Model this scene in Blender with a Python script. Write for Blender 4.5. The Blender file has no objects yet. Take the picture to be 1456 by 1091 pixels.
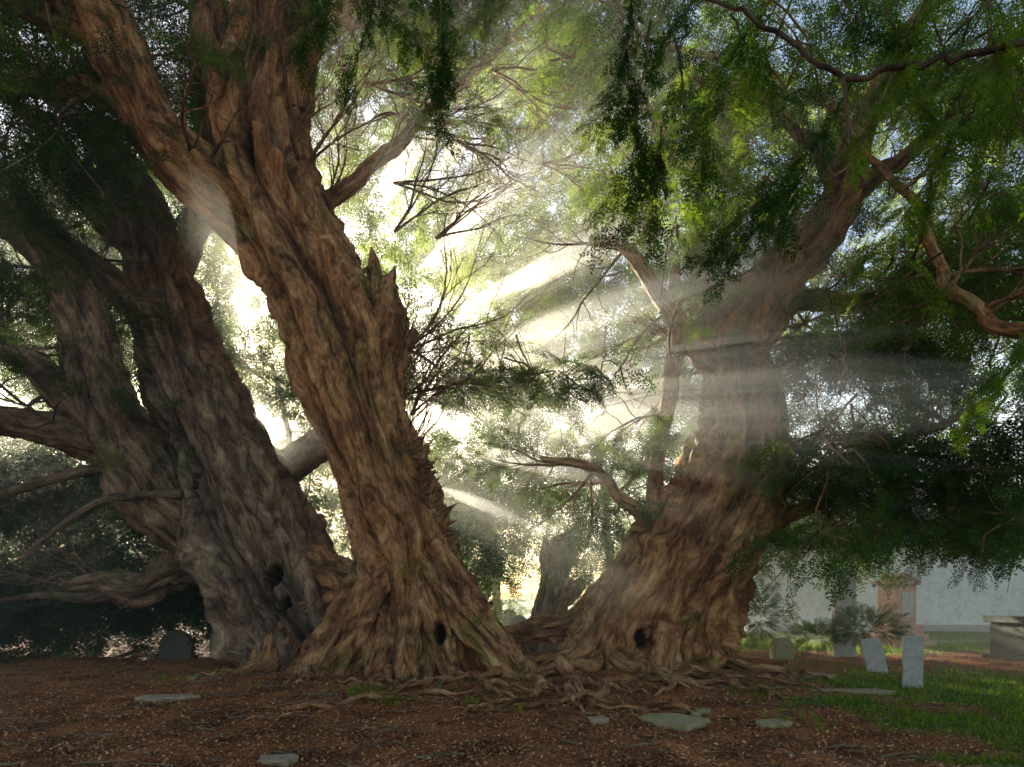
import bpy, bmesh, math, numpy as np
from mathutils import Vector, Matrix
rng=np.random.default_rng(7)
F=971.0; CX=728.0; HY=850.0; CH=1.5
def W(px,py,D): return np.array([(px-CX)/F*D, D, CH+(HY-py)/F*D])
SUN=np.array([-358.,971.,262.]); SUN/=np.linalg.norm(SUN)
sc=bpy.context.scene
# ---------------------------------------------------------------- noise
def _h(ix,iy,iz):
    h=(ix*73856093)^(iy*19349663)^(iz*83492791)
    h=(h^(h>>13))*1274126177
    h=h&0x7fffffff
    h=(h^(h>>15))*668265263
    return ((h>>4)&0xffff)/32767.5-1.0
def vn(p):
    p=np.asarray(p,float); f=np.floor(p); i=f.astype(np.int64); t=p-f; t=t*t*(3-2*t)
    r=0
    for a in (0,1):
        for b in (0,1):
            for c in (0,1):
                w=(t[...,0] if a else 1-t[...,0])*(t[...,1] if b else 1-t[...,1])*(t[...,2] if c else 1-t[...,2])
                r=r+w*_h(i[...,0]+a,i[...,1]+b,i[...,2]+c)
    return r
def ground_h(x,y):
    x=np.asarray(x,float); y=np.asarray(y,float)
    m=0.22*np.exp(-((y-13)**2/30+(x)**2/70))
    p=np.stack([x*0.5,y*0.5,x*0],-1); q=np.stack([x*2.1,y*2.1,x*0+5],-1)
    return m+0.05*vn(p)+0.018*vn(q)
# ---------------------------------------------------------------- materials
def mat(name):
    m=bpy.data.materials.new(name); m.use_nodes=True
    nt=m.node_tree; nt.nodes.clear()
    o=nt.nodes.new('ShaderNodeOutputMaterial')
    return m,nt,o
def N(nt,t,**k):
    n=nt.nodes.new(t)
    for a,b in k.items(): setattr(n,a,b)
    return n
def ramp(nt,src,stops):
    r=nt.nodes.new('ShaderNodeValToRGB'); cr=r.color_ramp
    while len(cr.elements)<len(stops): cr.elements.new(0.5)
    for e,(p,c) in zip(cr.elements,stops):
        e.position=p; e.color=(c[0],c[1],c[2],1)
    nt.links.new(src,r.inputs[0]); return r
def m_bark(name,cols):
    m,nt,o=mat(name); L=nt.links.new
    at=N(nt,'ShaderNodeAttribute',attribute_name='bk')
    geo=N(nt,'ShaderNodeNewGeometry')
    n1=N(nt,'ShaderNodeTexNoise'); n1.inputs['Scale'].default_value=5; n1.inputs['Detail'].default_value=9; n1.inputs['Roughness'].default_value=.68
    n1.inputs['Distortion'].default_value=.9
    L(at.outputs['Vector'],n1.inputs['Vector'])
    n2=N(nt,'ShaderNodeTexNoise'); n2.inputs['Scale'].default_value=26; n2.inputs['Detail'].default_value=6; n2.inputs['Roughness'].default_value=.75
    L(at.outputs['Vector'],n2.inputs['Vector'])
    n3=N(nt,'ShaderNodeTexNoise'); n3.inputs['Scale'].default_value=1.1; n3.inputs['Detail'].default_value=6; n3.inputs['Roughness'].default_value=.65
    L(geo.outputs['Position'],n3.inputs['Vector'])
    mx=N(nt,'ShaderNodeMath',operation='ADD'); L(n1.outputs[0],mx.inputs[0])
    s=N(nt,'ShaderNodeMath',operation='MULTIPLY'); s.inputs[1].default_value=.6; L(n2.outputs[0],s.inputs[0]); L(s.outputs[0],mx.inputs[1])
    r=ramp(nt,mx.outputs[0],[(0.62,cols[0]),(0.74,cols[1]),(0.86,cols[2]),(1.0,cols[3])])
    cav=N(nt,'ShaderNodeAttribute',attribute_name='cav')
    rc=ramp(nt,cav.outputs['Fac'],[(0,(.06,.05,.04)),(.25,(.28,.22,.19)),(.5,(.8,.79,.78)),(.75,(1.25,1.16,1.06))])  # darkens furrows and hollows, lightens ridges: shading put into the bark colour
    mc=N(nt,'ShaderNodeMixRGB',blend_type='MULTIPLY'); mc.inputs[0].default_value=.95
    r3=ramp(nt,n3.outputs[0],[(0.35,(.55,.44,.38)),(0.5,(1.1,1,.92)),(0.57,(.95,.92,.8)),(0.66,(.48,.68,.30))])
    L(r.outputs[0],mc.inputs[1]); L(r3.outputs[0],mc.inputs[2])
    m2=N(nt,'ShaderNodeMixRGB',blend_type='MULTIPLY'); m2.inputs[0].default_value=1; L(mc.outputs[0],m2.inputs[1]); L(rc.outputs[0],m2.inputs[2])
    b=N(nt,'ShaderNodeBsdfPrincipled'); b.inputs['Roughness'].default_value=.8
    b.inputs['Specular IOR Level'].default_value=.3
    L(m2.outputs[0],b.inputs['Base Color'])
    bp=N(nt,'ShaderNodeBump'); bp.inputs['Strength'].default_value=1; bp.inputs['Distance'].default_value=.12
    L(mx.outputs[0],bp.inputs['Height']); L(bp.outputs[0],b.inputs['Normal'])
    L(b.outputs[0],o.inputs[0]); return m
bark=m_bark('yew_bark',[(.035,.016,.008),(.20,.10,.046),(.42,.235,.115),(.60,.43,.26)])
bark_d=m_bark('old_bark',[(.030,.020,.015),(.125,.083,.06),(.25,.18,.13),(.40,.31,.235)])
deadwood=m_bark('dead_wood',[(.06,.05,.035),(.22,.18,.13),(.40,.34,.26),(.52,.46,.38)])
def m_leaf(name,dark,mid,light,tr=.45):
    m,nt,o=mat(name); L=nt.links.new
    at=N(nt,'ShaderNodeAttribute',attribute_name='tint')
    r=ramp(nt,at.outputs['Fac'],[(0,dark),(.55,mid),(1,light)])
    d=N(nt,'ShaderNodeBsdfDiffuse')
    t=N(nt,'ShaderNodeBsdfTranslucent')
    g=N(nt,'ShaderNodeMixRGB',blend_type='MULTIPLY'); g.inputs[0].default_value=1; g.inputs[2].default_value=(1.75,1.5,.45,1)
    L(r.outputs[0],d.inputs['Color']); L(r.outputs[0],g.inputs[1]); L(g.outputs[0],t.inputs['Color'])
    mx=N(nt,'ShaderNodeMixShader'); mx.inputs[0].default_value=tr
    L(d.outputs[0],mx.inputs[1]); L(t.outputs[0],mx.inputs[2]); L(mx.outputs[0],o.inputs[0]); return m
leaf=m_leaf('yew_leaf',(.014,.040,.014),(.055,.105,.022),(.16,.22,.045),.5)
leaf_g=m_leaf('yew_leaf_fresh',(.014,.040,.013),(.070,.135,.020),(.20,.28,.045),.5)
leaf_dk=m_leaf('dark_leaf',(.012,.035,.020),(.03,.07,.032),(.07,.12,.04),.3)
# ---------------------------------------------------------------- mesh helpers
def mkmesh(name,V,Fq,material,attrs=None,parent=None,smooth=False,nv=4):
    me=bpy.data.meshes.new(name)
    V=np.ascontiguousarray(V,dtype=np.float32); Fq=np.ascontiguousarray(Fq,dtype=np.int32)
    me.vertices.add(len(V)); me.vertices.foreach_set('co',V.ravel())
    me.loops.add(Fq.size); me.loops.foreach_set('vertex_index',Fq.ravel())
    me.polygons.add(len(Fq)); me.polygons.foreach_set('loop_start',np.arange(0,Fq.size,nv,dtype=np.int32))
    if smooth: me.polygons.foreach_set('use_smooth',np.ones(len(Fq),dtype=bool))
    me.update(calc_edges=True); me.validate()
    if attrs:
        for k,v in attrs.items():
            v=np.ascontiguousarray(v,dtype=np.float32)
            if v.ndim==2:
                a=me.attributes.new(k,'FLOAT_VECTOR','POINT'); a.data.foreach_set('vector',v.ravel())
            else:
                a=me.attributes.new(k,'FLOAT','POINT'); a.data.foreach_set('value',v)
    me.materials.append(material)
    ob=bpy.data.objects.new(name,me); sc.collection.objects.link(ob)
    if parent: ob.parent=parent
    return ob
def empty(name,loc=(0,0,0)):
    e=bpy.data.objects.new(name,None); sc.collection.objects.link(e); e.empty_display_size=.3
    return e
def catmull(P,n):
    P=np.asarray(P,float); Q=np.vstack([2*P[0]-P[1],P,2*P[-1]-P[-2]])
    m=len(P)-1; u=np.linspace(0,m,n); i=np.minimum(u.astype(int),m-1); t=(u-i)[:,None]
    a,b,c,d=Q[i],Q[i+1],Q[i+2],Q[i+3]
    return .5*(2*b+(c-a)*t+(2*a-5*b+4*c-d)*t*t+(3*b-a-3*c+d)*t**3)
class Wood:
    def __init__(s): s.V=[];s.F=[];s.B=[];s.K=[];s.n=0
    def tube(s,P,R,seg=10,step=None,flute=0.0,fine=0.0,wob=0.0,cap=True,seed=None,flare=0.0):
        P=np.asarray(P,float); R=np.asarray(R,float)
        Lg=np.linalg.norm(np.diff(P,axis=0),axis=1).sum()
        step=step or max(.05,Lg/8)
        n=max(3,int(Lg/step)+1)
        C=catmull(np.hstack([P,R[:,None]]),n); R=np.maximum(C[:,3],.002); C=C[:,:3]
        sd=rng.uniform(0,100) if seed is None else seed
        d=np.vstack([[0,0,0],np.diff(C,axis=0)]); S=np.cumsum(np.linalg.norm(d,axis=1))
        if wob:
            for k in range(3): C[:,k]+=wob*R*vn(np.stack([S/(R.mean()*5)+sd,S*0+k*7.3,S*0+sd],-1))
        T=np.gradient(C,axis=0); T/=np.linalg.norm(T,axis=1)[:,None]+1e-9
        A=np.zeros_like(C); a=np.array([0,-1,.01]);
        if abs(T[0]@a)>.9: a=np.array([1,0,.1])
        for i in range(n):
            a=a-T[i]*(a@T[i]); a/=np.linalg.norm(a)+1e-9; A[i]=a
        B=np.cross(T,A)
        th=np.linspace(0,2*math.pi,seg,endpoint=False)
        co,si=np.cos(th),np.sin(th)
        rr=np.ones((n,seg))
        c2=np.broadcast_to(co,(n,seg)); s2=np.broadcast_to(si,(n,seg)); S2=np.broadcast_to(S[:,None],(n,seg)); R2=np.broadcast_to(R[:,None],(n,seg))
        rm=R.mean(); cv=np.zeros((n,seg))
        if flute:
            wv=.36*vn(np.stack([c2*1.3+sd,s2*1.3,S2/rm*.5],-1))+.08*vn(np.stack([c2*3+sd,s2*3,S2/rm*1.5],-1))
            cc=np.cos(th[None]+S2/rm*.03+wv); ss=np.sin(th[None]+S2/rm*.03+wv)
            q=lambda k,l,o: np.stack([cc*k+o+sd,ss*k+sd,S2/rm*l+o],-1)
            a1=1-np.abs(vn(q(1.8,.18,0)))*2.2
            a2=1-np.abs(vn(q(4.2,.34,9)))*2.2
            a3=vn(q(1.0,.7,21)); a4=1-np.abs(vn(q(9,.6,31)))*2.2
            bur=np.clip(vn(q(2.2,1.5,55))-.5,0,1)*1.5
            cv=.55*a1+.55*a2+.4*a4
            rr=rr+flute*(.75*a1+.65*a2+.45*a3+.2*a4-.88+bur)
            if flare:
                fl=np.exp(-S2/flare)
                rr=rr+fl*.45*(np.abs(vn(q(1.9,.1,40)))*1.8-.4)
        if fine:
            q=lambda k,l,o: np.stack([c2*k+o+sd,s2*k+sd,S2/rm*l+o],-1)
            f_=(1-2*np.abs(vn(q(10,1.3,3))))+.7*vn(q(20,3.0,5))+.5*vn(q(5,5,15))
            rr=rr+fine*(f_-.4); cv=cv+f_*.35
        V=C[:,None]+ (R2*rr)[...,None]*(c2[...,None]*A[:,None]+s2[...,None]*B[:,None])
        bk=np.stack([c2*R2+sd,s2*R2+sd,S2*.30],-1)
        i=np.arange(n-1)[:,None]*seg; j=np.arange(seg)[None]; k=(j+1)%seg
        f=np.stack([i+j,i+k,i+seg+k,i+seg+j],-1).reshape(-1,4)+s.n
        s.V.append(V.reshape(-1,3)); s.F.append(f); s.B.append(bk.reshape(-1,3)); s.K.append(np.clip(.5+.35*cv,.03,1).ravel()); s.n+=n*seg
        return C,R
    def build(s,name,m,parent=None,hollows=()):
        V=np.vstack(s.V); K=np.concatenate(s.K)
        for (px,py,D,rx,rz,dep) in hollows:   # knot holes and hollows: pushed inward, with dark shade painted into the colour
            c=W(px,py,D); d=np.sqrt(((V[:,0]-c[0])/rx)**2+((V[:,2]-c[2])/rz)**2)*(1+.35*vn(V*7)); k=(d<1)&(V[:,1]<D)
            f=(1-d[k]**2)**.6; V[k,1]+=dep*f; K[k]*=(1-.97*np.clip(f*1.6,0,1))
            ring=(d>=1)&(d<1.5)&(V[:,1]<D); V[ring,1]-=.06*(1.5-d[ring])*2
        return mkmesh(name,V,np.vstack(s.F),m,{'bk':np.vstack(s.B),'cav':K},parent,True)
def limb(wd,L,seg=16,flute=0,fine=0,wob=.25,step=None,flare=0):
    P=[W(a,b,d) for a,b,d,w in L]; R=[w/2/F*d for a,b,d,w in L]
    return wd.tube(P,R,seg,step or .12,flute,fine,wob,flare=flare)
# sprays -----------------------------------------------------------
def template(nside,shoot,npair,nl,nw,droop,seed):
    r=np.random.default_rng(seed); Q=[]
    def shootf(o,ang,ln,npr):
        dx,dy=math.cos(ang),math.sin(ang)
        for k in range(npr):
            t=(k+.5)/npr*ln
            for sg in (-1,1):
                if r.random()<.1: continue
                a=ang+sg*(.9+r.uniform(-.25,.25)); l=nl*(1-.45*(k/npr))*r.uniform(.8,1.2)
                b=np.array([o[0]+dx*t,o[1]+dy*t,0])
                e=np.array([math.cos(a),math.sin(a),0]); pz=np.array([-e[1],e[0],0])
                z=r.uniform(-.25,.25)
                Q.append([b,b+e*l*.45+pz*nw/2+[0,0,z*l*.5],b+e*l+[0,0,z*l],b+e*l*.45-pz*nw/2+[0,0,z*l*.3]])
        b=np.array([o[0],o[1],0]); e=np.array([dx,dy,0]); pz=np.array([-dy,dx,0])*nw*.16
        Q.append([b-pz,b+pz,b+e*ln+pz*.3,b+e*ln-pz*.3])
    shootf((0,0),0,1.0,int(npair*1.6))
    for i in range(nside):
        t=.08+.8*i/nside; sg=1 if i%2 else -1
        shootf((t,0),sg*r.uniform(.55,.95),shoot*(1-.55*t)*r.uniform(.7,1.2),npair)
    Q=np.array(Q); Q[...,2]+=-droop*(Q[...,0]**2)-droop*.8*Q[...,1]**2
    return Q
T_mid=[template(9,.5,5,.10,.034,.25,s) for s in range(4)]
T_far=[template(8,.55,4,.13,.045,.2,s+10) for s in range(3)]
T_fine=[template(7,.45,7,.12,.034,.3,s+20) for s in range(3)]
class Leaves:
    def __init__(s): s.p=[];s.d=[];s.s=[];s.t=[]
    def add(s,p,d,sc_,t): s.p.append(p);s.d.append(d);s.s.append(sc_);s.t.append(t)
    def build(s,name,T,m,parent=None,carve=True,tilt=.45):
        P=np.array(s.p);D=np.array(s.d);S=np.array(s.s);Tn=np.array(s.t)
        D=D/(np.linalg.norm(D,axis=1)[:,None]+1e-9)
        if carve:
            k=keep(P,D,S); P,D,S,Tn=P[k],D[k],S[k],Tn[k]
        n=len(P)
        up=np.array([0,0,1.])+rng.normal(0,tilt,(n,3))
        Y=np.cross(up,D); Y/=np.linalg.norm(Y,axis=1)[:,None]+1e-9; Z=np.cross(D,Y)
        M=np.stack([D,Y,Z],-1)*S[:,None,None]
        ch=rng.integers(0,len(T),n); Vs=[];ts=[]
        for i,t in enumerate(T):
            s_=ch==i
            if not s_.any(): continue
            v=np.einsum('iab,vb->iva',M[s_],t.reshape(-1,3))+P[s_][:,None]
            tt=np.repeat(Tn[s_],len(t)*4).reshape(s_.sum(),len(t),4)+rng.normal(0,.10,(s_.sum(),len(t),1))
            Vs.append(v.reshape(-1,3)); ts.append(tt.reshape(-1))
        V=np.vstack(Vs); ts=np.clip(np.concatenate(ts),0,1)
        Fq=np.arange(len(V)).reshape(-1,4)
        return mkmesh(name,V,Fq,m,{'tint':ts},parent)
# sunbeam axes: crowns carved open along each, beam-shaped mist added: (point, radius, mist density, length)
BEAMS=[(W(1345,566,8.14),.74,.11,14),(W(1310,660,8.0),.15,.2,12),(W(1200,480,9.2),.24,.18,12),(W(1000,395,11),.32,.2,10),(W(900,470,11.5),.20,.22,10),
      (W(970,285,11.5),.28,.2,10),(W(800,180,12),.32,.22,9),(W(640,110,12),.26,.22,9),(W(880,680,11.5),.20,.2,9),(W(850,340,12),.18,.22,9),
      (W(860,590,12),.13,.22,9),(W(740,90,12.3),.18,.22,8),(W(720,270,12.5),.15,.22,8),(W(750,745,12),.12,.2,7),
      (W(345,330,11.5),.12,.24,4),(W(318,300,11),.07,.35,4)]
LIMB=[W(1060,450,13),W(1086,415,13),W(1116,382,12.9),W(1146,350,12.8),W(1172,315,12.7),W(1195,280,12.6),W(1206,240,12.5),W(1216,200,12.4)]
def keep(P,Dr,S):
    k=np.ones(len(P),bool); Cn=P+Dr*S[:,None]*.5
    for g,r,_,_ in BEAMS:
        v=Cn-g; a=v@SUN; d=np.linalg.norm(v-a[:,None]*SUN,axis=1)
        k&=~((a>-.8)&(d<r+.03+.40*S))
    v=Cn-np.array([0,0,1.5]); a=v@SUN; d=np.linalg.norm(v-a[:,None]*SUN,axis=1)
    k&=~((a>8)&(d/a<.006+.015*vn(v*.8)))
    # the big diagonal limb of the right-hand yew is bare on its churchyard side
    for q in LIMB:
        t=np.clip((q[1]-Cn[:,1])/6,0,1); c=q[None]+np.stack([-t*q[0]*.40,t*0,-t*(q[2]-1.5)*.40],-1)
        k&=~((Cn[:,1]<q[1]+.2)&(np.hypot(Cn[:,0]-c[:,0],Cn[:,2]-c[:,2])<.42))
    return k
def rdir(): 
    v=rng.normal(0,1,3); return v/np.linalg.norm(v)
def grow(wd,lv,p,d,ln,r,depth,lsz=.7,tint=.5,bare=False,droop=.0):
    n=5; P=[p]; dd=d/np.linalg.norm(d)
    for i in range(n):
        dd=dd+rdir()*.32+np.array([0,0,.05-droop*i*.1]); dd/=np.linalg.norm(dd)
        P.append(P[-1]+dd*ln/n)
    R=np.linspace(r,r*.25,n+1)
    wd.tube(P,R,6 if r<.04 else 8,ln/9,0,0,.6)
    for i in range(1,n+1):
        if depth>0:
            for q in range(2 if rng.random()<.5 else 1):
                nd=(P[i]-P[i-1])/ln*n; nd=nd+rdir()*.9; 
                grow(wd,lv,P[i],nd,ln*rng.uniform(.4,.65),R[i]*.6,depth-1,lsz,tint,bare,droop)
        if (depth<=1) and i>=2 and not bare:
            for q in range(2):
                nd=(P[i]-P[i-1])/ln*n+rdir()*.7; nd[2]-=.15
                lv.add(P[i]+rdir()*.08,nd,lsz*rng.uniform(.6,1.15),np.clip(tint+rng.normal(0,.15),0,1))
def clumps(lv,x0,x1,y0,y1,D0,D1,nc,per,rad,size,tint,wd=None,thr=-.15,tv=.12):
    for c in range(nc):
        D=rng.uniform(D0,D1); p=W(rng.uniform(x0,x1),rng.uniform(y0,y1),D)
        if p[2]<.3: p[2]=.3+rng.random()
        if vn(p[None]*.55+3.3)[0]<thr: continue
        t0=tint+rng.normal(0,tv)
        rr=rad*rng.uniform(.6,1.4)
        for q in range(int(per*rng.uniform(.6,1.4))):
            o=rng.normal(0,1,3)*[1,1,.42]; o=o/np.linalg.norm(o+1e-6)*rng.random()**.5
            s=p+o*rr
            d=np.array([o[0],o[1],-.35+o[2]*.4])+rdir()*.35
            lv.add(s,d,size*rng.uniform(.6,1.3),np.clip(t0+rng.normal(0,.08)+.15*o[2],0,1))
        if wd is not None:
            for q in range(2):
                e=p+rdir()*rr*1.6; wd.tube([p+rdir()*rr*.9,p,e],[.02,.014,.005],5,.3,0,0,1.5)
# ================================================================ YEW 1 (left)
t1=empty('yew_tree'); w=Wood(); lv=Leaves(); b=Wood()
limb(w,[(475,1000,13.3,230),(445,930,13.4,190),(398,840,13.6,165),(350,750,13.8,168),(305,650,14,148),(262,540,14.2,120),(232,440,14.4,108),(208,350,14.5,84),(176,265,14.8,60),(130,190,15,40),(60,120,15.2,22)],150,.32,.05,.15,.04,flare=.9)
main=[]
LB=[[(300,770,14,90),(245,705,13.7,108),(182,632,13.4,96),(145,540,13.2,78),(130,450,13,66),(95,385,12.8,48),(30,330,12.6,34),(-60,280,12.4,24)],
 [(200,650,13.5,85),(110,622,13,62),(40,605,12.6,50),(-80,585,12.2,40)],
 [(165,650,13.3,50),(95,570,13,46),(45,515,12.8,36),(-60,485,12.5,28)],
 [(250,510,14.2,60),(168,412,13.8,46),(90,345,13.4,36),(0,295,13,28),(-80,270,12.8,20)],
 [(365,690,14.2,66),(420,650,14.6,50),(480,606,15,44),(540,540,15.4,26),(590,470,15.6,14)],
 [(228,420,14.4,60),(262,340,14.6,48),(300,270,14.8,36),(330,190,15,22),(350,90,15,12)],
 [(210,360,14.5,50),(160,320,14.1,38),(90,230,13.6,26),(20,150,13.2,16)]]
for i,l in enumerate(LB):
    c,r=limb(w,l,56 if i<2 else 30,.22 if i<3 else .14,.05,.6,.06); main.append((c,r))
limb(w,[(190,655,13.2,22),(100,675,12.8,16),(0,702,12.4,13),(-60,720,12.2,10)],8,wob=.9)
limb(w,[(250,700,13.2,14),(150,712,12.6,12),(70,760,12.2,9),(20,800,12,5)],8,wob=1.2)
for c,r in main+[(np.array([W(176,265,14.8),W(130,190,15),W(60,120,15.2)]),np.array([.4,.3,.2]))]:
    for k in range(10):
        i=rng.integers(len(c)//3,len(c)); d=rdir(); d[2]=abs(d[2])+.1
        grow(b,lv,c[i],d,rng.uniform(1.6,2.8),min(.045,r[i]*.5),1,.7,.35,bare=rng.random()<.75)
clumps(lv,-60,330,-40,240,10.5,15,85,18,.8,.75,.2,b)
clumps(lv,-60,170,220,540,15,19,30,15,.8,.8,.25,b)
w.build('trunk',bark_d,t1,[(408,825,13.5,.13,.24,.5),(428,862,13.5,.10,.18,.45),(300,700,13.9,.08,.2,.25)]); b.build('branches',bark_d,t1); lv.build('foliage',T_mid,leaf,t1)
# ================================================================ YEW 2 (middle)
t2=empty('yew_tree'); w=Wood(); lv=Leaves(); b=Wood()
limb(w,[(612,1000,12.3,190),(602,930,12.3,140),(592,850,12.3,120),(576,760,12.2,132),(548,680,12.1,126),(520,600,12,128),(500,520,12,138),(466,430,12,138),(418,340,12,140),(388,270,12,148),(374,180,12,132),(385,80,12,112),(400,-60,12,100)],170,.32,.05,.12,.035,flare=.6)
M=[]
LB=[[(385,330,11.9,100),(300,260,11.5,88),(228,192,11.3,80),(182,110,11.1,78),(140,20,11,74),(95,-90,11,62)],
 [(350,260,12.1,86),(308,140,12.2,62),(300,20,12.4,56),(288,-90,12.4,50)],
 [(430,330,12.1,44),(472,288,12.4,26),(530,236,12.8,21),(600,165,13,17),(680,100,13.2,13),(770,10,13.4,8)],
 [(400,160,12,60),(450,70,11.8,42),(520,0,11.5,36),(600,-80,11.2,28)],
 [(245,210,11.3,40),(170,140,11.6,34),(60,125,11.8,28),(-60,135,12,22)],
 [(150,60,11,40),(60,20,10.8,34),(-60,-10,10.5,28)]]
for i,l in enumerate(LB):
    c,r=limb(w,l,60 if i<2 else 24,.2,.05,.35 if i<2 else .9,.05); M.append((c,r))
# bole buttresses and the splayed legs around the hollow
for l in [[(610,790,12,70),(652,850,11.8,62),(692,905,11.5,54),(728,955,11.2,46),(750,985,10.9,30)],
          [(560,800,12.3,110),(520,870,12.3,95),(485,935,12.2,100),(462,985,12,110)],
          [(560,780,12.1,80),(575,880,11.9,76),(560,960,11.8,86),(555,990,11.7,90)],
          [(600,820,12,70),(625,900,11.9,60),(640,960,11.8,64),(645,990,11.8,76)],
          [(520,850,12.6,60),(440,890,13,64),(405,950,12.7,76),(392,990,12.6,80)],
          [(440,800,13.4,50),(490,822,13,55),(530,850,12.6,60)],
          [(520,820,12.6,70),(600,850,12.3,70),(655,935,12.2,44),(660,985,12.1,48)]]:
    limb(w,l,56,.32,.06,.3,.04)
# snag and broken spikes
for l in [[(520,500,12,60),(545,470,11.9,70),(548,430,11.85,52),(538,395,11.8,30),(528,352,11.8,3)],
          [(548,450,11.8,34),(556,410,11.7,26),(562,378,11.7,2)],[(535,420,11.8,26),(515,395,11.8,14),(522,380,11.8,2)],
          [(560,560,12,44),(575,500,11.9,20),(580,470,11.9,3)]]:
    limb(w,l,20,.3,.12,.4,.03)
for k in range(60):
    y=rng.uniform(630,790); x=592+(y-640)*.33+rng.uniform(-14,10)
    p=W(x,y,11.85); e=p+np.array([rng.uniform(.05,.26),rng.uniform(-.1,.05),rng.uniform(-.02,.28)])
    b.tube([p-[.1,0,0],p,e],[.06,rng.uniform(.035,.065),.006],7,.03,0,.2,1)
for k in range(26):
    t=rng.random(); x=570+rng.normal(0,8)+ (20 if t>.5 else 0); y=470+t*170
    p=W(x,y,11.9); d=np.array([rng.uniform(.2,.9),rng.uniform(-.5,.3),rng.uniform(.4,1.2)])
    grow(b,lv,p,d,rng.uniform(.6,1.3),.015,1,.3,.5,bare=True)
for c,r in M:
    for k in range(8):
        i=rng.integers(len(c)//4,len(c)); d=rdir(); d[2]=abs(d[2])*.6
        grow(b,lv,c[i],d,rng.uniform(1.4,2.6),min(.045,r[i]*.5),1,.6,.5,bare=rng.random()<.7)
for (x,y,D,dx,dz,ln) in [(470,300,12.2,.3,.9,1.8),(575,500,12,.9,.35,2.6),(580,560,12,1,.15,2.2),(585,590,12,.5,.9,1.6),(560,330,13,.8,.6,2.5),(420,200,11.7,.2,.9,1.6),(440,230,11.8,.8,.7,2.4),(330,190,11.4,-.2,.9,1.8),(350,100,11.3,.3,.9,1.6),(600,170,13,.9,-.1,2.2),(650,200,13,1,-.3,2),(760,230,14,1,.1,2.2),(620,340,14,.9,.3,2.4),(560,260,13,.9,.1,2.6),(700,100,12.5,.8,-.3,2.4),(520,120,11.6,.9,0,2.6)]:
    for q in range(3):
        grow(b,lv,W(x,y,D),np.array([dx,rng.uniform(-.4,.3),dz])+rdir()*.25,ln,.024,2,.5,.5,bare=True)
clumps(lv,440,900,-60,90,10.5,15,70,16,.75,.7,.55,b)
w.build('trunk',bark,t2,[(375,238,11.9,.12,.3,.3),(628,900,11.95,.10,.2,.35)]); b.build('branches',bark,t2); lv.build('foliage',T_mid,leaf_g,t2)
# ================================================================ YEW 3 (right)
t3=empty('yew_tree'); w=Wood(); lv=Leaves(); b=Wood()
limb(w,[(925,1010,13,230),(932,940,13,200),(948,870,13,186),(988,790,13,172),(1034,710,13,146),(1054,630,13.1,112),(1052,550,13.2,90),(1052,490,13.2,78),(1086,415,13,72),(1146,350,12.8,66),(1195,280,12.6,56),(1216,200,12.4,46),(1262,100,12.2,32),(1330,-10,12,18)],160,.32,.05,.12,.04,flare=.9)
M=[]
LB=[[(945,790,13.3,50),(932,700,13.3,26),(940,610,13.4,22),(956,540,13.4,24),(958,480,13.4,30),(930,415,13.3,24),(890,352,13.2,18),(840,342,13,10)],
 [(935,760,13,26),(880,700,12.8,18),(830,665,12.6,13),(770,652,12.4,7)],
 [(1045,530,13.2,50),(985,485,13.3,34),(955,440,13.4,22),(960,380,13.6,14)],
 [(1080,760,12.9,40),(1150,715,12.6,22),(1220,692,12.3,16),(1320,640,12,9)],
 [(1095,700,13,34),(1190,658,12.7,18),(1290,625,12.4,14),(1420,560,12,8)],
 [(1205,260,12.5,34),(1290,228,12,22),(1380,130,11.6,15),(1450,40,11.2,10)],
 [(1080,430,13,34),(1170,425,13.2,30),(1300,440,13,22),(1480,400,12.6,14)],
 [(1520,490,9,24),(1440,466,9.2,21),(1372,430,9.4,20),(1335,380,9.6,17),(1306,300,9.9,14),(1250,240,10.3,10),(1180,150,10.6,7)],
 [(1140,360,12.8,30),(1120,450,12.7,14),(1070,520,12.5,8)],
 [(1050,560,13.3,40),(1000,440,13.8,24),(990,300,14.4,18),(1010,150,15,12)],
 [(1200,290,12.6,24),(1130,180,12.2,16),(1050,100,11.8,12),(940,60,11.4,8)]]
for i,l in enumerate(LB):
    c,r=limb(w,l,20,.1,.04,1.0,.06); M.append((c,r))
for l in [[(900,800,12.9,60),(860,870,12.7,62),(820,920,12.4,52),(770,950,12.1,34),(735,962,12,16)],
          [(960,820,12.6,80),(940,900,12.3,80),(930,960,12,90),(928,1000,12,95)],
          [(1020,800,12.8,60),(1000,880,12.6,60),(985,950,12.5,64),(980,1000,12.4,80)],
          [(910,850,12.7,60),(870,910,12.4,64),(855,960,12.2,64),(850,990,12.1,70)],
          [(880,830,13.2,55),(820,880,13.5,42),(760,895,13.6,32),(720,900,13.7,22)],
          [(1060,720,13,50),(1040,810,12.8,48),(1005,890,12.7,50),(995,960,12.6,60)]]:
    limb(w,l,56,.34,.06,.3,.04)
for c,r in M:
    for k in range(8):
        i=rng.integers(len(c)//4,len(c)); d=rdir(); d[2]*=.5
        grow(b,lv,c[i],d,rng.uniform(1.2,2.2),min(.035,r[i]*.5),1,.55,.5,bare=rng.random()<.55)
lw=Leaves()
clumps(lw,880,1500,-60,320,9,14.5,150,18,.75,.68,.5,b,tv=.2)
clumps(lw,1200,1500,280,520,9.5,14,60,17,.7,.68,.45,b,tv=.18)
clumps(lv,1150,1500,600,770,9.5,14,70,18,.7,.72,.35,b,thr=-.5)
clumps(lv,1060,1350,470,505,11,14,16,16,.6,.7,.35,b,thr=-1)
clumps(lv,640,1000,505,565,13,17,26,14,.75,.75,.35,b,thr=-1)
clumps(lv,820,1150,330,450,15,18,24,12,.85,.75,.55,b)
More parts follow.
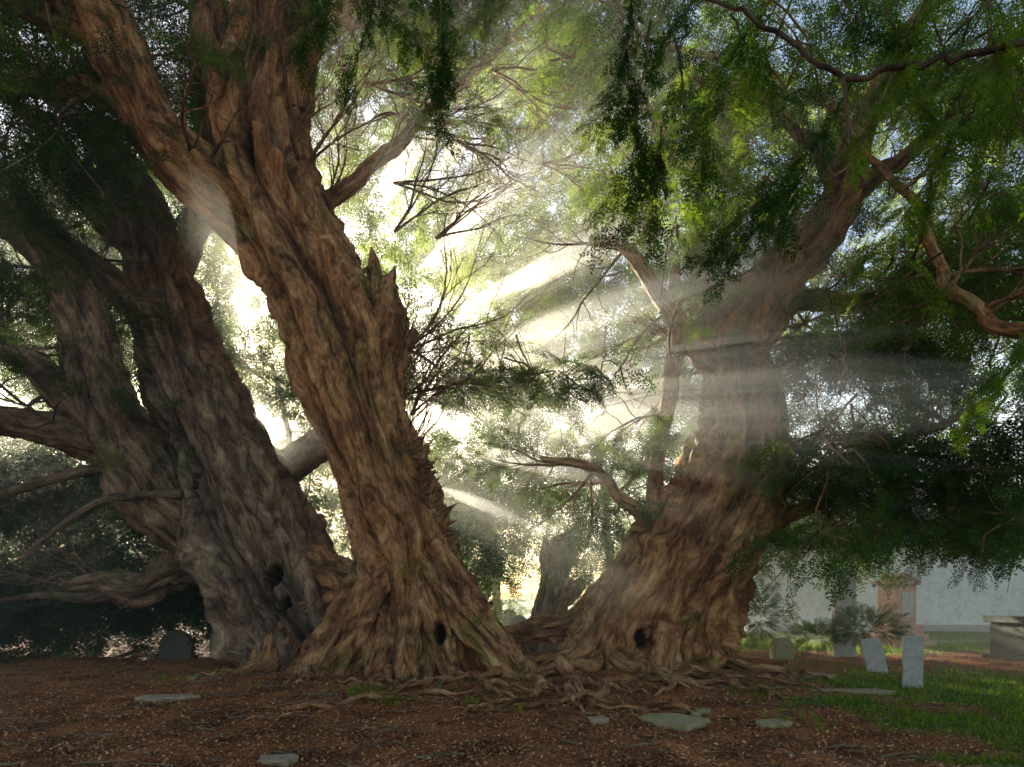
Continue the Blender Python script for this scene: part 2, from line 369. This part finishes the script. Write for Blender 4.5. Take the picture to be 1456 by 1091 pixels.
w.build('trunk',bark,t3,[(905,905,12.6,.1,.22,.4)]); b.build('branches',bark,t3); lv.build('foliage',T_mid,leaf,t3); lw.build('sunlit_foliage',T_mid,leaf_g,t3)
# near overhanging twigs of the right-hand yew
lv=Leaves(); b=Wood()
def hang(x,y,D,ln,dx,tint,sz=.27):
    p=W(x,y,D); P=[p]; d=np.array([dx,rng.uniform(-.2,.2),-.8])
    for i in range(6):
        d=d+rdir()*.18; d/=np.linalg.norm(d); P.append(P[-1]+d*ln/6)
    b.tube(P,np.linspace(.010,.003,7),5,ln/12,0,0,1)
    C=catmull(P,int(ln/.11)+3)
    for i in range(1,len(C)):
        for q in range(2):
            nd=(C[i]-C[i-1])/.11+rdir()*.9; nd[2]-=.3
            lv.add(C[i],nd,sz*rng.uniform(.6,1.3),np.clip(tint+rng.normal(0,.12),0,1))
for (x,y,D,ln,dx) in [(900,-40,5,1.2,.1),(925,30,5,1.0,-.1),(960,60,5.2,1.1,.05),(890,60,5.1,.8,.1),(940,180,5.2,.75,.1),(1170,170,5.2,1.1,-.6),(1210,120,5.4,1.2,-.3),(1150,240,5.2,.9,-.8),(1100,-30,5.5,.9,-.2),
     (620,-60,5.5,1.3,.1),(560,-60,5.6,1.0,-.5),(500,-50,5.8,.9,-.4),(640,30,5.5,.6,0),(540,0,5.6,.5,.4),(1010,-40,5.5,.9,-.6),(1040,20,5.6,.8,.6),(1250,-20,5.4,1.3,.2),(1330,-20,5.2,1.4,-.3),(1400,-30,5,1.5,.1),(1290,120,5.4,1.1,.4),(1380,160,5.2,1.2,-.4),(1440,100,5,1.3,0),(1180,-40,5.6,1,.4),(1480,430,6,1.2,-.3),(1460,500,6,.8,-.5)]:
    hang(x,y,D,ln,dx,.0 if x<1220 else .45)
for l in [[(820,-60,5.2,4),(900,-20,5.1,5),(1010,0,5.3,6),(1100,40,5.3,7),(1200,110,5.3,8),(1300,90,5.2,9),(1480,60,5,11)],[(1200,110,5.3,7),(1205,180,5.3,5),(1215,260,5.3,3)],[(450,-70,5.8,8),(560,-50,5.6,10),(700,-60,5.5,14)]]:
    limb(b,l,8,wob=2,step=.08)
b.build('overhanging_twigs',bark_d,t3); lv.build('overhanging_foliage',T_fine,leaf_g,t3,carve=False)
# ================================================================ roots
rt=Wood()
def root(x,y,ang,ln,r,dep=1):
    P=[];R=[];a=ang;cx,cy=x,y;n=9
    for i in range(n+1):
        u=i/n; P.append([cx,cy,float(ground_h(cx,cy))+r*.6*(1-u)+.03-.05*u**2+.03*math.sin(i*1.9+x)]); R.append(r*(1-.7*u))
        a+=rng.normal(0,.28); cx+=math.cos(a)*ln/n; cy+=math.sin(a)*ln/n
        if dep and i in (3,5,6) : root(cx,cy,a+rng.choice([-1,1])*rng.uniform(.4,.9),ln*.5,R[-1]*.6,dep-1)
    rt.tube(P,R,14,.05,.2,.06,.7)
def gx(px,D): return (px-CX)/F*D
for (px,D,a,ln,r) in [(455,12,-1.9,1.4,.12),(560,11.7,-1.4,1.5,.12),(640,11.7,-1.2,1.6,.12),(750,11.1,-.9,1.6,.13),(850,12,-2.2,2.0,.17),(820,12.2,-2.8,1.8,.15),(870,11.9,-1.7,2.4,.16),(900,11.8,-1.3,2.0,.13),
    (930,11.7,-.7,2.3,.13),(800,11.6,-1.9,2.6,.14),(990,12.3,-.5,2.2,.14),(720,11.2,-2.3,1.6,.09),(680,11,-1.6,2.2,.08),(820,10.6,-1.6,2.4,.10),(860,9.8,-1.4,2.3,.08),(780,9.4,-2.5,1.8,.06),(600,10,-2.0,1.8,.05),(400,12.2,-2.6,1.5,.12),(760,12.8,-2.9,1.8,.12),(840,12.6,3.0,2.2,.15),(560,9,-2.6,2,.045),(900,9,-.4,2,.05),(1010,10.8,-.8,1.8,.06),(700,9.3,-2.8,1.8,.05),(480,8.3,-2.9,1.6,.04)]:
    root(gx(px,D),D,a,ln,r)
rt.build('tree_roots',bark,None)
# fallen branch and stump
w=Wood()
limb(w,[(335,775,14.6,50),(270,795,14.2,62),(225,812,14,52),(185,828,13.8,58),(140,826,13.6,30),(90,835,13.4,12)],40,.35,.08,.9,.05)
limb(w,[(262,800,14.1,30),(262,762,14,18),(270,745,14,4)],14,.3,.08,.5,.04)
limb(w,[(180,835,13.8,30),(120,850,13.4,16),(60,846,13,10),(0,856,12.8,6)],10,wob=.8)
for k in range(10): grow(w,None,W(rng.uniform(60,200),rng.uniform(815,850),13.6),np.array([-1,rng.uniform(-.5,.5),rng.uniform(-.3,.5)]),1.6,.02,1,bare=True)
w.build('fallen_branch',bark_d)
w=Wood()
limb(w,[(778,925,17,78),(782,880,17,52),(788,840,17,44),(792,800,17,42),(800,772,17,30),(806,758,17,8)],40,.3,.08,.3,.05,flare=.3)
limb(w,[(786,860,17,36),(812,838,16.9,26),(826,822,16.8,12)],16,.3,.1,.4,.05)
limb(w,[(788,820,17,30),(776,785,16.9,20),(774,765,16.9,6)],16,.3,.1,.4,.05)
w.build('tree_stump',deadwood)
# ================================================================ background trees
lv=Leaves(); b=Wood()
clumps(lv,430,900,40,560,17,27,240,12,1.2,1.0,.75,None,thr=-.25)
clumps(lv,850,1500,60,580,18,26,110,14,1.3,1.1,.65,None,thr=-.3)
clumps(lv,600,1250,560,800,17,28,150,12,1.3,1.1,.4,None,thr=-.3)
clumps(lv,400,700,600,840,20,30,70,14,1.3,1.1,.5,None,thr=-.5)
clumps(lv,-60,450,200,640,20,30,190,13,1.3,1.1,.45,None,thr=-.25)
clumps(lv,350,1000,250,820,28,38,190,14,1.6,1.4,.55,None,thr=-.3)
for k in range(8):
    x=rng.uniform(-80,1500); D=rng.uniform(24,32); h=rng.uniform(250,500)
    if 1080<x<1460: x=1020
    limb(b,[(x,885,D,13),(x+rng.uniform(-20,20),700,D,10),(x+rng.uniform(-60,60),HY-h,D,6)],8,wob=1.2,step=.5)
    for q in range(3):
        grow(b,lv,W(x,rng.uniform(500,750),D),np.array([rng.uniform(-1,1),0,.5]),4,.05,1,1.1,.5)
dt=empty('background_trees'); lv.build('foliage',T_far,leaf,dt); b.build('trunks',bark_d,dt)
lv=Leaves()
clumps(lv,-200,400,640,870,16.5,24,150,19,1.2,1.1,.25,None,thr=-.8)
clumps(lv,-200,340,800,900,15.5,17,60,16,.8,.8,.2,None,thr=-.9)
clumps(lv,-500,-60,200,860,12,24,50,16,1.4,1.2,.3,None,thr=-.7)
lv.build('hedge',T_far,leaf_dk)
lv=Leaves()
for k in range(420):
    x=rng.uniform(-60,60); y=rng.uniform(44,58); z=rng.uniform(.5,8)*(1+.4*vn(np.array([[x*.1,0,7.]]))[0])
    for q in range(9):
        lv.add(np.array([x,y,z])+rng.normal(0,1.2,3),rdir()*[1,1,.5],2.0,np.clip(.35+rng.normal(0,.15),0,1))
lv.build('distant_trees',T_far,leaf)
# shrubs
def shrub(px,py,D,rx,rz,n,tint,m=leaf):
    l=Leaves(); c=W(px,py,D)
    for k in range(n):
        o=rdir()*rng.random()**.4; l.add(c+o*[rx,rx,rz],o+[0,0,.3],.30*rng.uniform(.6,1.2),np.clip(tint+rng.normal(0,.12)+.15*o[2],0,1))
    l.build('shrub',T_mid,m,None,False)
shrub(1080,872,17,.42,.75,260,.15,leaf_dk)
shrub(1235,892,15.5,.7,.35,330,.4)
shrub(1160,905,16,.6,.22,160,.3)
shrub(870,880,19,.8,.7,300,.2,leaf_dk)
shrub(330,880,16.5,.9,.6,300,.45)
# ================================================================ ground
def axis(a,b,c,d,s1,s2):
    return np.concatenate([np.linspace(a,b,s1,endpoint=False),np.linspace(b,c,s2,endpoint=False),np.linspace(c,d,s1)])
X=axis(-400,-16,18,400,24,340); Y=np.concatenate([np.linspace(-60,3,12,endpoint=False),np.linspace(3,26,300,endpoint=False),26+np.linspace(0,1,50)**2.2*700])
gx_,gy_=np.meshgrid(X,Y); Z=ground_h(gx_,gy_)
q=np.stack([gx_*7,gy_*7,gx_*0],-1); Z=Z+.020*vn(q)+.010*vn(q*2.7)
Vv=np.stack([gx_,gy_,Z],-1).reshape(-1,3); nx=len(X)
i,j=np.meshgrid(np.arange(len(Y)-1),np.arange(nx-1),indexing='ij'); a=(i*nx+j).ravel()
Fg=np.stack([a,a+1,a+nx+1,a+nx],-1)
xx,yy=Vv[:,0],Vv[:,1]
def grass_mask(xx,yy):
    n_=vn(np.stack([xx*.9,yy*.9,xx*0+2],-1))*.6+vn(np.stack([xx*2.9,yy*2.9,xx*0+8],-1))*.4
    right=np.clip((xx-(3.9+.24*(yy-8))+n_*1.8)/1.2,0,1)*np.clip((14.5-yy)/2.5,0,1)
    far=np.clip((yy-18.0+n_*2)/2,0,1)*np.clip((xx+4)/2,0,1)
    return np.maximum(right*np.clip(.5+n_,0,1)*1.3,far).clip(0,1)
gm=grass_mask(xx,yy)
m,nt,o=mat('ground_litter_and_grass'); L=nt.links.new
at=N(nt,'ShaderNodeAttribute',attribute_name='grass'); geo=N(nt,'ShaderNodeNewGeometry')
n1=N(nt,'ShaderNodeTexNoise'); n1.inputs['Scale'].default_value=30; n1.inputs['Detail'].default_value=7; n1.inputs['Roughness'].default_value=.8
n2=N(nt,'ShaderNodeTexNoise'); n2.inputs['Scale'].default_value=1.3; n2.inputs['Detail'].default_value=6; n2.inputs['Roughness'].default_value=.65
n4=N(nt,'ShaderNodeTexNoise'); n4.inputs['Scale'].default_value=9; n4.inputs['Detail'].default_value=5
for n_ in (n1,n2,n4): L(geo.outputs['Position'],n_.inputs['Vector'])
r1=ramp(nt,n1.outputs[0],[(.35,(.04,.016,.008)),(.48,(.27,.10,.038)),(.58,(.47,.20,.075)),(.7,(.60,.35,.17))])
r2=ramp(nt,n2.outputs[0],[(.38,(.38,.33,.30)),(.5,(.8,.76,.72)),(.62,(1.15,1.1,1.0))])
mm=N(nt,'ShaderNodeMixRGB',blend_type='MULTIPLY'); mm.inputs[0].default_value=.95; L(r1.outputs[0],mm.inputs[1]); L(r2.outputs[0],mm.inputs[2])
r4=ramp(nt,n4.outputs[0],[(.3,(.03,.06,.014)),(.5,(.09,.165,.03)),(.7,(.18,.27,.055))])
mg=N(nt,'ShaderNodeMixRGB'); L(at.outputs['Fac'],mg.inputs[0]); L(mm.outputs[0],mg.inputs[1]); L(r4.outputs[0],mg.inputs[2])
b_=N(nt,'ShaderNodeBsdfPrincipled'); b_.inputs['Roughness'].default_value=.9; b_.inputs['Specular IOR Level'].default_value=.15
L(mg.outputs[0],b_.inputs['Base Color']); bp=N(nt,'ShaderNodeBump'); bp.inputs['Strength'].default_value=.9; bp.inputs['Distance'].default_value=.05
L(n1.outputs[0],bp.inputs['Height']); L(bp.outputs[0],b_.inputs['Normal']); L(b_.outputs[0],o.inputs[0])
mkmesh('ground',Vv,Fg,m,{'grass':gm},None,True)
def gh(x,y): return ground_h(x,y)+.006
# litter chips
n=100000; D=3.5+rng.random(n)**1.3*14; x=(rng.random(n)*1560-50-CX)/F*D
k=rng.random(n)>grass_mask(x,D)*.85; x,D=x[k],D[k]; n=len(x)
z=gh(x,D)+.012; a=rng.uniform(0,6.28,n); l=rng.uniform(.008,.026,n); wd_=l*rng.uniform(.2,.6,n)
e=np.stack([np.cos(a),np.sin(a),rng.normal(0,.35,n)],-1)*l[:,None]; f=np.stack([-np.sin(a),np.cos(a),rng.normal(0,.35,n)],-1)*wd_[:,None]
p=np.stack([x,D,z],-1); V=np.stack([p-e,p-f,p+e,p+f],1).reshape(-1,3)
m,nt,o=mat('dry_leaf_litter'); L=nt.links.new
at=N(nt,'ShaderNodeAttribute',attribute_name='tint'); r=ramp(nt,at.outputs['Fac'],[(0,(.06,.025,.012)),(.5,(.34,.13,.05)),(.9,(.48,.24,.10)),(1,(.56,.40,.22))])
b_=N(nt,'ShaderNodeBsdfPrincipled'); b_.inputs['Roughness'].default_value=.8; b_.inputs['Specular IOR Level'].default_value=.2; L(r.outputs[0],b_.inputs['Base Color']); L(b_.outputs[0],o.inputs[0])
mkmesh('leaf_litter',V,np.arange(len(V)).reshape(-1,4),m,{'tint':np.repeat(rng.random(n),4)})
tw=Wood()
for k in range(260):
    D=5+rng.random()*8; x=gx(rng.uniform(-20,1350),D); a=rng.uniform(0,6.28); ln=rng.uniform(.1,.6)
    P=[[x+math.cos(a+t*.3)*ln*t,D+math.sin(a+t*.3)*ln*t,float(gh(x+math.cos(a)*ln*t,D+math.sin(a)*ln*t))+.016] for t in (0,.35,.7,1)]
    tw.tube(P,[.009,.008,.006,.003],5,.06,0,0,2)
tw.build('fallen_twigs',deadwood)
# grass blades
n=150000; D=6+rng.random(n)**1.2*24; x=(rng.random(n)*1600-50-CX)/F*D
g_=grass_mask(x,D); k=rng.random(n)<g_*1.0+.004; x,D=x[k],D[k]; n=len(x)
z=gh(x,D)-.01; a=rng.uniform(0,6.28,n); h=rng.uniform(.03,.09,n)*(1+D*.02); wl=.004+D*.0006
p=np.stack([x,D,z],-1); s_=np.stack([np.cos(a),np.sin(a),a*0],-1)*wl[:,None]
tip=p+np.stack([rng.normal(0,.4,n)*h,rng.normal(0,.4,n)*h,h],-1)
V=np.stack([p-s_,p+s_,tip],1).reshape(-1,3)
mkmesh('grass',V,np.arange(len(V)).reshape(-1,3),leaf_g,{'tint':np.repeat(np.clip(rng.normal(.65,.2,n),0,1),3)},nv=3)
# little weeds
lv=Leaves()
for (px,D_,c) in [(520,9.6,40),(545,8.8,20),(330,12,26),(600,11,12),(1120,7.8,20),(640,9.9,10),(700,8.5,10),(240,11,12)]:
    for k in range(c):
        x=gx(px,D_)+rng.normal(0,.2); y=D_+rng.normal(0,.25); lv.add(np.array([x,y,float(gh(x,y))]),np.array([rng.normal(0,1),rng.normal(0,1),1.]),.15,.8)
lv.build('small_weeds',T_fine,leaf_g,None,False)
# ================================================================ stones
def m_stone(name,c1,c2,lich=(.25,.28,.12),la=.4):
    m,nt,o=mat(name); L=nt.links.new
    tc=N(nt,'ShaderNodeTexCoord'); n1=N(nt,'ShaderNodeTexNoise'); n1.inputs['Scale'].default_value=9; n1.inputs['Detail'].default_value=8; n1.inputs['Roughness'].default_value=.7
    n2=N(nt,'ShaderNodeTexNoise'); n2.inputs['Scale'].default_value=3.2; n2.inputs['Detail'].default_value=7; n2.inputs['Roughness'].default_value=.7
    L(tc.outputs['Object'],n1.inputs[0]); L(tc.outputs['Object'],n2.inputs[0])
    r=ramp(nt,n1.outputs[0],[(.3,c1),(.7,c2)]); r2=ramp(nt,n2.outputs[0],[(.48,(0,0,0)),(.62,(la,la,la))])
    mx=N(nt,'ShaderNodeMixRGB'); L(r2.outputs[0],mx.inputs[0]); L(r.outputs[0],mx.inputs[1]); mx.inputs[2].default_value=(*lich,1)
    b_=N(nt,'ShaderNodeBsdfPrincipled'); b_.inputs['Roughness'].default_value=.85; L(mx.outputs[0],b_.inputs['Base Color']); b_.inputs['Specular IOR Level'].default_value=.2
    bp=N(nt,'ShaderNodeBump'); bp.inputs['Strength'].default_value=.5; bp.inputs['Distance'].default_value=.02; L(n1.outputs[0],bp.inputs['Height']); L(bp.outputs[0],b_.inputs['Normal'])
    L(b_.outputs[0],o.inputs[0]); return m
slate=m_stone('slate',(.25,.24,.22),(.44,.42,.39)); mossy=m_stone('mossy_stone',(.20,.17,.09),(.36,.30,.17),(.2,.21,.06),.8)
slabm=m_stone('slab_stone',(.21,.15,.095),(.38,.29,.19),(.2,.17,.08),.7)
red=m_stone('red_sandstone',(.34,.17,.12),(.48,.27,.19),(.3,.27,.2),.3); darks=m_stone('dark_stone',(.06,.06,.055),(.13,.13,.115),(.09,.11,.05),.6)
white=m_stone('whitewash',(.62,.60,.55),(.8,.78,.73),(.42,.42,.36),.6); roofm=m_stone('roof_slate',(.08,.085,.1),(.14,.145,.16)); glass=m_stone('leaded_glass',(.03,.035,.04),(.06,.065,.07))
def prism(name,outline,th,m,loc,rot=(0,0,0),bev=.012,parent=None):
    bm=bmesh.new(); vs=[bm.verts.new((x,-th/2,z)) for x,z in outline]; f=bm.faces.new(vs)
    r=bmesh.ops.extrude_face_region(bm,geom=[f]); bmesh.ops.translate(bm,vec=(0,th,0),verts=[v for v in r['geom'] if isinstance(v,bmesh.types.BMVert)])
    bmesh.ops.recalc_face_normals(bm,faces=bm.faces)
    if bev: bmesh.ops.bevel(bm,geom=bm.edges[:],offset=bev,segments=2,affect='EDGES',profile=.6)
    me=bpy.data.meshes.new(name); bm.to_mesh(me); bm.free(); me.materials.append(m)
    o=bpy.data.objects.new(name,me); sc.collection.objects.link(o); o.location=loc; o.rotation_euler=rot
    if parent: o.parent=parent
    return o
def rect(w,h,z0=0): return [(-w/2,z0),(w/2,z0),(w/2,z0+h),(-w/2,z0+h)]
def arch(w,h,n=12,k=.5): 
    return [(-w/2,-.15),(w/2,-.15)]+[(w/2*math.cos(t),h-w*k+w*k*math.sin(t)) for t in np.linspace(0,math.pi,n)]
def gl(px,D): x=gx(px,D); return (x,D,float(ground_h(x,D)))
G='gravestone'
prism(G,rect(.29,.86,-.05),.085,slate,gl(1297,10.9),(-.03,.02,-.35))
prism(G,[(-.2,-.1),(.2,-.1),(.2,.62),(.12,.66),(-.2,.66)],.06,slate,gl(1248,12.9),(-.2,-.12,.1))
prism(G,arch(.56,2.25,14,.4),.14,slate,gl(1200,16.8),(0,0,.15))
prism(G,arch(.5,.5),.22,mossy,gl(1112,15.2),(-.1,.1,.2),.05)
prism(G,arch(.75,.7),.2,darks,gl(250,16.2),(0,.08,.1),.03)
prism(G,arch(.62,.9),.16,slate,gl(688,34),(0,0,.1)); prism(G,arch(.55,.8),.16,slate,gl(711,40),(0,0,0)); prism(G,arch(.6,1.0),.16,slate,gl(636,30),(0,0,.1)); prism(G,arch(.6,.9),.16,slate,gl(738,25),(0,0,.1))
prism(G,arch(.6,.9),.16,slate,gl(660,42),(0,0,.1)); prism(G,arch(.6,1.0),.16,slate,gl(724,30),(0,0,-.1))
prism('stone_cross',[(-.28,-.1),(.28,-.1),(.28,.22),(.09,.3),(.09,.85),(.34,.85),(.34,1.02),(.09,1.02),(.09,1.3),(-.09,1.3),(-.09,1.02),(-.34,1.02),(-.34,.85),(-.09,.85),(-.09,.3),(-.28,.22)],.15,slate,gl(694,28))
# pedestal monument
pm=empty('pedestal_monument'); x,y,z=gl(1275,21)
for nm,wd2,h,z0 in [('lower_step',1.5,.22,-.02),('upper_step',1.2,.2,.2),('base',.98,.28,.4),('shaft',.74,1.2,.68),('cornice',.92,.16,1.88),('cap',.6,.2,2.04)]:
    prism(nm,rect(wd2,h,z0),wd2,red,(x,y,z),(0,0,.3),.02,pm)
prism('panel',rect(.42,.75,.9),.02,slate,(x+.375*math.sin(.3),y-.375*math.cos(.3)-.01,z),(0,0,.3),.004,pm)
# chest tomb at the right edge
ct=empty('chest_tomb'); x,y,z=gl(1462,16)
prism('body',rect(1.1,.95,-.1),1.0,darks,(x,y,z),(0,0,.1),.03,ct); prism('lid',rect(1.3,.16,.851),1.2,darks,(x,y,z),(0,0,.1),.03,ct); prism('plinth',rect(1.3,.2,-.1),1.25,darks,(x,y-.0,z),(0,0,.1),.03,ct)
# flat slabs
def slab(px,py,w_,d_,m,rz,tilt=(0,0)):
    D_=1.36*F/(py-HY)
    for _ in range(3): D_=(CH-float(ground_h(gx(px,D_),D_)))*F/(py-HY)
    n=7; P=[]
    for i in range(n):
        t=(i+rng.uniform(-.25,.25))/n*6.283; P.append((math.copysign(abs(math.cos(t))**.5,math.cos(t))*w_/2*rng.uniform(.75,1.15),math.copysign(abs(math.sin(t))**.5,math.sin(t))*d_/2*rng.uniform(.75,1.15)))
    x,y,z=gl(px,D_); prism('stone_slab',P,.07,m,(x,y,z+.012),(math.pi/2+tilt[0],tilt[1],rz),.008)
slab(1145,962,.9,.7,slabm,.1); slab(960,1027,.66,.85,mossy,.5); slab(998,1016,.25,.45,mossy,-.4); slab(1100,1031,.4,.32,mossy,.2)
slab(238,994,.8,.3,slabm,.12,(.05,0)); slab(392,1084,.34,.24,slabm,.1); slab(275,966,.14,.4,slabm,.2); slab(850,1026,.25,.2,slabm,0); slab(1215,985,1.0,.3,slabm,-.1)
# green post
po=Wood(); x,y,z=gl(1030,16); po.tube([[x,y,z-.1],[x+.02,y,z+.5],[x,y,z+1.0]],[.04,.04,.038],10,.1)
m,nt,o=mat('green_paint'); b_=N(nt,'ShaderNodeBsdfPrincipled'); nn=N(nt,'ShaderNodeTexNoise'); r=ramp(nt,nn.outputs[0],[(.3,(.02,.10,.04)),(.7,(.04,.18,.07))]); nt.links.new(r.outputs[0],b_.inputs[0]); nt.links.new(b_.outputs[0],o.inputs[0])
po.build('green_post',m)
# path
P=[];Fp=[]
xs=np.linspace(9,40,40)
for i,x in enumerate(xs):
    yc=23.3+.05*(x-9)+.3*math.sin(x*.3)
    for s_ in (-.8,.8): P.append([x,yc+s_,float(ground_h(x,yc+s_))+.03])
    if i: Fp.append([2*i-2,2*i,2*i+1,2*i-1])
mkmesh('path',P,Fp,m_stone('gravel_path',(.22,.2,.18),(.36,.33,.3)))
# church
ch=empty('white_church'); 
def wallbox(nm,x0,x1,y0,y1,z0,z1,m):
    prism(nm,[(x0,z0),(x1,z0),(x1,z1),(x0,z1)],y1-y0,m,(0,(y0+y1)/2,0),(0,0,0),0,ch)
wallbox('nave_wall',10,35,29,29.6,-.3,3.9,white); wallbox('end_wall',10,10.6,29.6,37,-.3,3.9,white)
wallbox('plinth_course',10,35,28.9,28.998,-.3,.35,slate)
for xw in (24.2,28.4,32.6):
    prism('window',[(-.45,1.3),(.45,1.3),(.45,2.4),(.3,2.8),(0,3.1),(-.3,2.8),(-.45,2.4)],.06,glass,(xw,28.98,0),(0,0,0),.0,ch)
    prism('window_sill',rect(1.2,.12,1.17),.2,slate,(xw,28.93,0),(0,0,0),.01,ch)
prism('roof',[(-.4,3.7),(9,3.7),(4.3,7.0)],26,roofm,(22.5,29,0),(0,0,math.pi/2),0,ch)
# ================================================================ mist
def mistmat(name,dens,an):
    m,nt,o=mat(name); v=N(nt,'ShaderNodeVolumeScatter'); v.inputs['Color'].default_value=(1,.98,.88,1); v.inputs['Density'].default_value=dens; v.inputs['Anisotropy'].default_value=an
    nt.links.new(v.outputs[0],o.inputs['Volume']); return m
def mbox(name,a0,a1,b0,b1,c0,c1,m,parent=None):
    V=[[x,y,z] for x in (a0,a1) for y in (b0,b1) for z in (c0,c1)]
    mkmesh(name,V,[[0,1,3,2],[4,6,7,5],[0,4,5,1],[2,3,7,6],[0,2,6,4],[1,5,7,3]],m,None,parent)
mist=empty('mist')
mbox('mist_bank',-45,45,8.5,50,-1,12,mistmat('morning_mist',.012,.5),mist)
# beam-shaped volumes of denser mist, added so the sunbeams show
for bi,(g,r,dn,ln) in enumerate(BEAMS):
    a=np.cross(SUN,[0,0,1]); a/=np.linalg.norm(a); c=np.cross(a,SUN)
    S=28; V=[]
    rings=[(-2.0,.02),(-1.2,.2),(-.2,.5),(1,.8),(2.5,1),(ln-3,1),(ln,.15)] if ln>5 else [(-1.2,.02),(0,.5),(1,.9),(ln-1,1),(ln,.2)]
    prof=1+.28*vn(np.stack([np.cos(np.arange(S)/S*6.2832)*1.7+bi*5,np.sin(np.arange(S)/S*6.2832)*1.7,np.zeros(S)+bi],-1))+.16*vn(np.stack([np.cos(np.arange(S)/S*6.2832)*4+bi*5,np.sin(np.arange(S)/S*6.2832)*4,np.zeros(S)],-1))
    for t,s_ in rings:
        for q in range(S):
            th=q/S*6.2832; V.append(g+SUN*t+(a*math.cos(th)+c*math.sin(th))*r*s_*prof[q])
    n0=len(V); V.append(g+SUN*(rings[0][0]-.1)); V.append(g+SUN*(rings[-1][0]+.1))
    tri=[]
    for i in range(len(rings)-1):
        for q in range(S):
            A_,B_,C_,D_=i*S+q,i*S+(q+1)%S,(i+1)*S+(q+1)%S,(i+1)*S+q
            tri+=[[A_,C_,B_],[A_,D_,C_]]
    for q in range(S):
        tri.append([n0,q,(q+1)%S]); k_=(len(rings)-1)*S; tri.append([n0+1,k_+(q+1)%S,k_+q])
    ob=mkmesh('sunbeam_shaft',V,tri,mistmat('sunbeam_mist',dn,.5),None,mist,nv=3)
    bm=bmesh.new(); bm.from_mesh(ob.data)
    if bm.calc_volume(signed=True)<0:
        bmesh.ops.reverse_faces(bm,faces=bm.faces[:]); bm.to_mesh(ob.data)
    bm.free()
# ================================================================ light, sky, camera
wl=bpy.data.worlds.new('World'); sc.world=wl; wl.use_nodes=True; nt=wl.node_tree; bg=nt.nodes['Background']
sk=nt.nodes.new('ShaderNodeTexSky'); sk.sky_type='NISHITA'; sk.sun_disc=False
el=math.asin(SUN[2]); sk.sun_elevation=el; sk.sun_rotation=math.atan2(SUN[0],SUN[1]); sk.dust_density=1; sk.air_density=1; sk.ozone_density=.3
nt.links.new(sk.outputs[0],bg.inputs[0]); bg.inputs[1].default_value=.28
sl=bpy.data.lights.new('sun','SUN'); sl.energy=34; sl.angle=math.radians(.5); sl.color=(1,.90,.68)
so=bpy.data.objects.new('sun',sl); sc.collection.objects.link(so); so.rotation_euler=Vector(SUN).to_track_quat('Z','Y').to_euler()
cam=bpy.data.cameras.new('camera'); co=bpy.data.objects.new('camera',cam); sc.collection.objects.link(co)
co.location=(0,0,CH); co.rotation_euler=(math.pi/2,0,0); cam.lens=36*F/1456; cam.sensor_width=36; cam.shift_y=(HY-545.5)/1456; cam.clip_end=2000; cam.clip_start=.05
sc.camera=co
sc.view_settings.view_transform='Standard'; sc.view_settings.look='None'; sc.view_settings.exposure=0
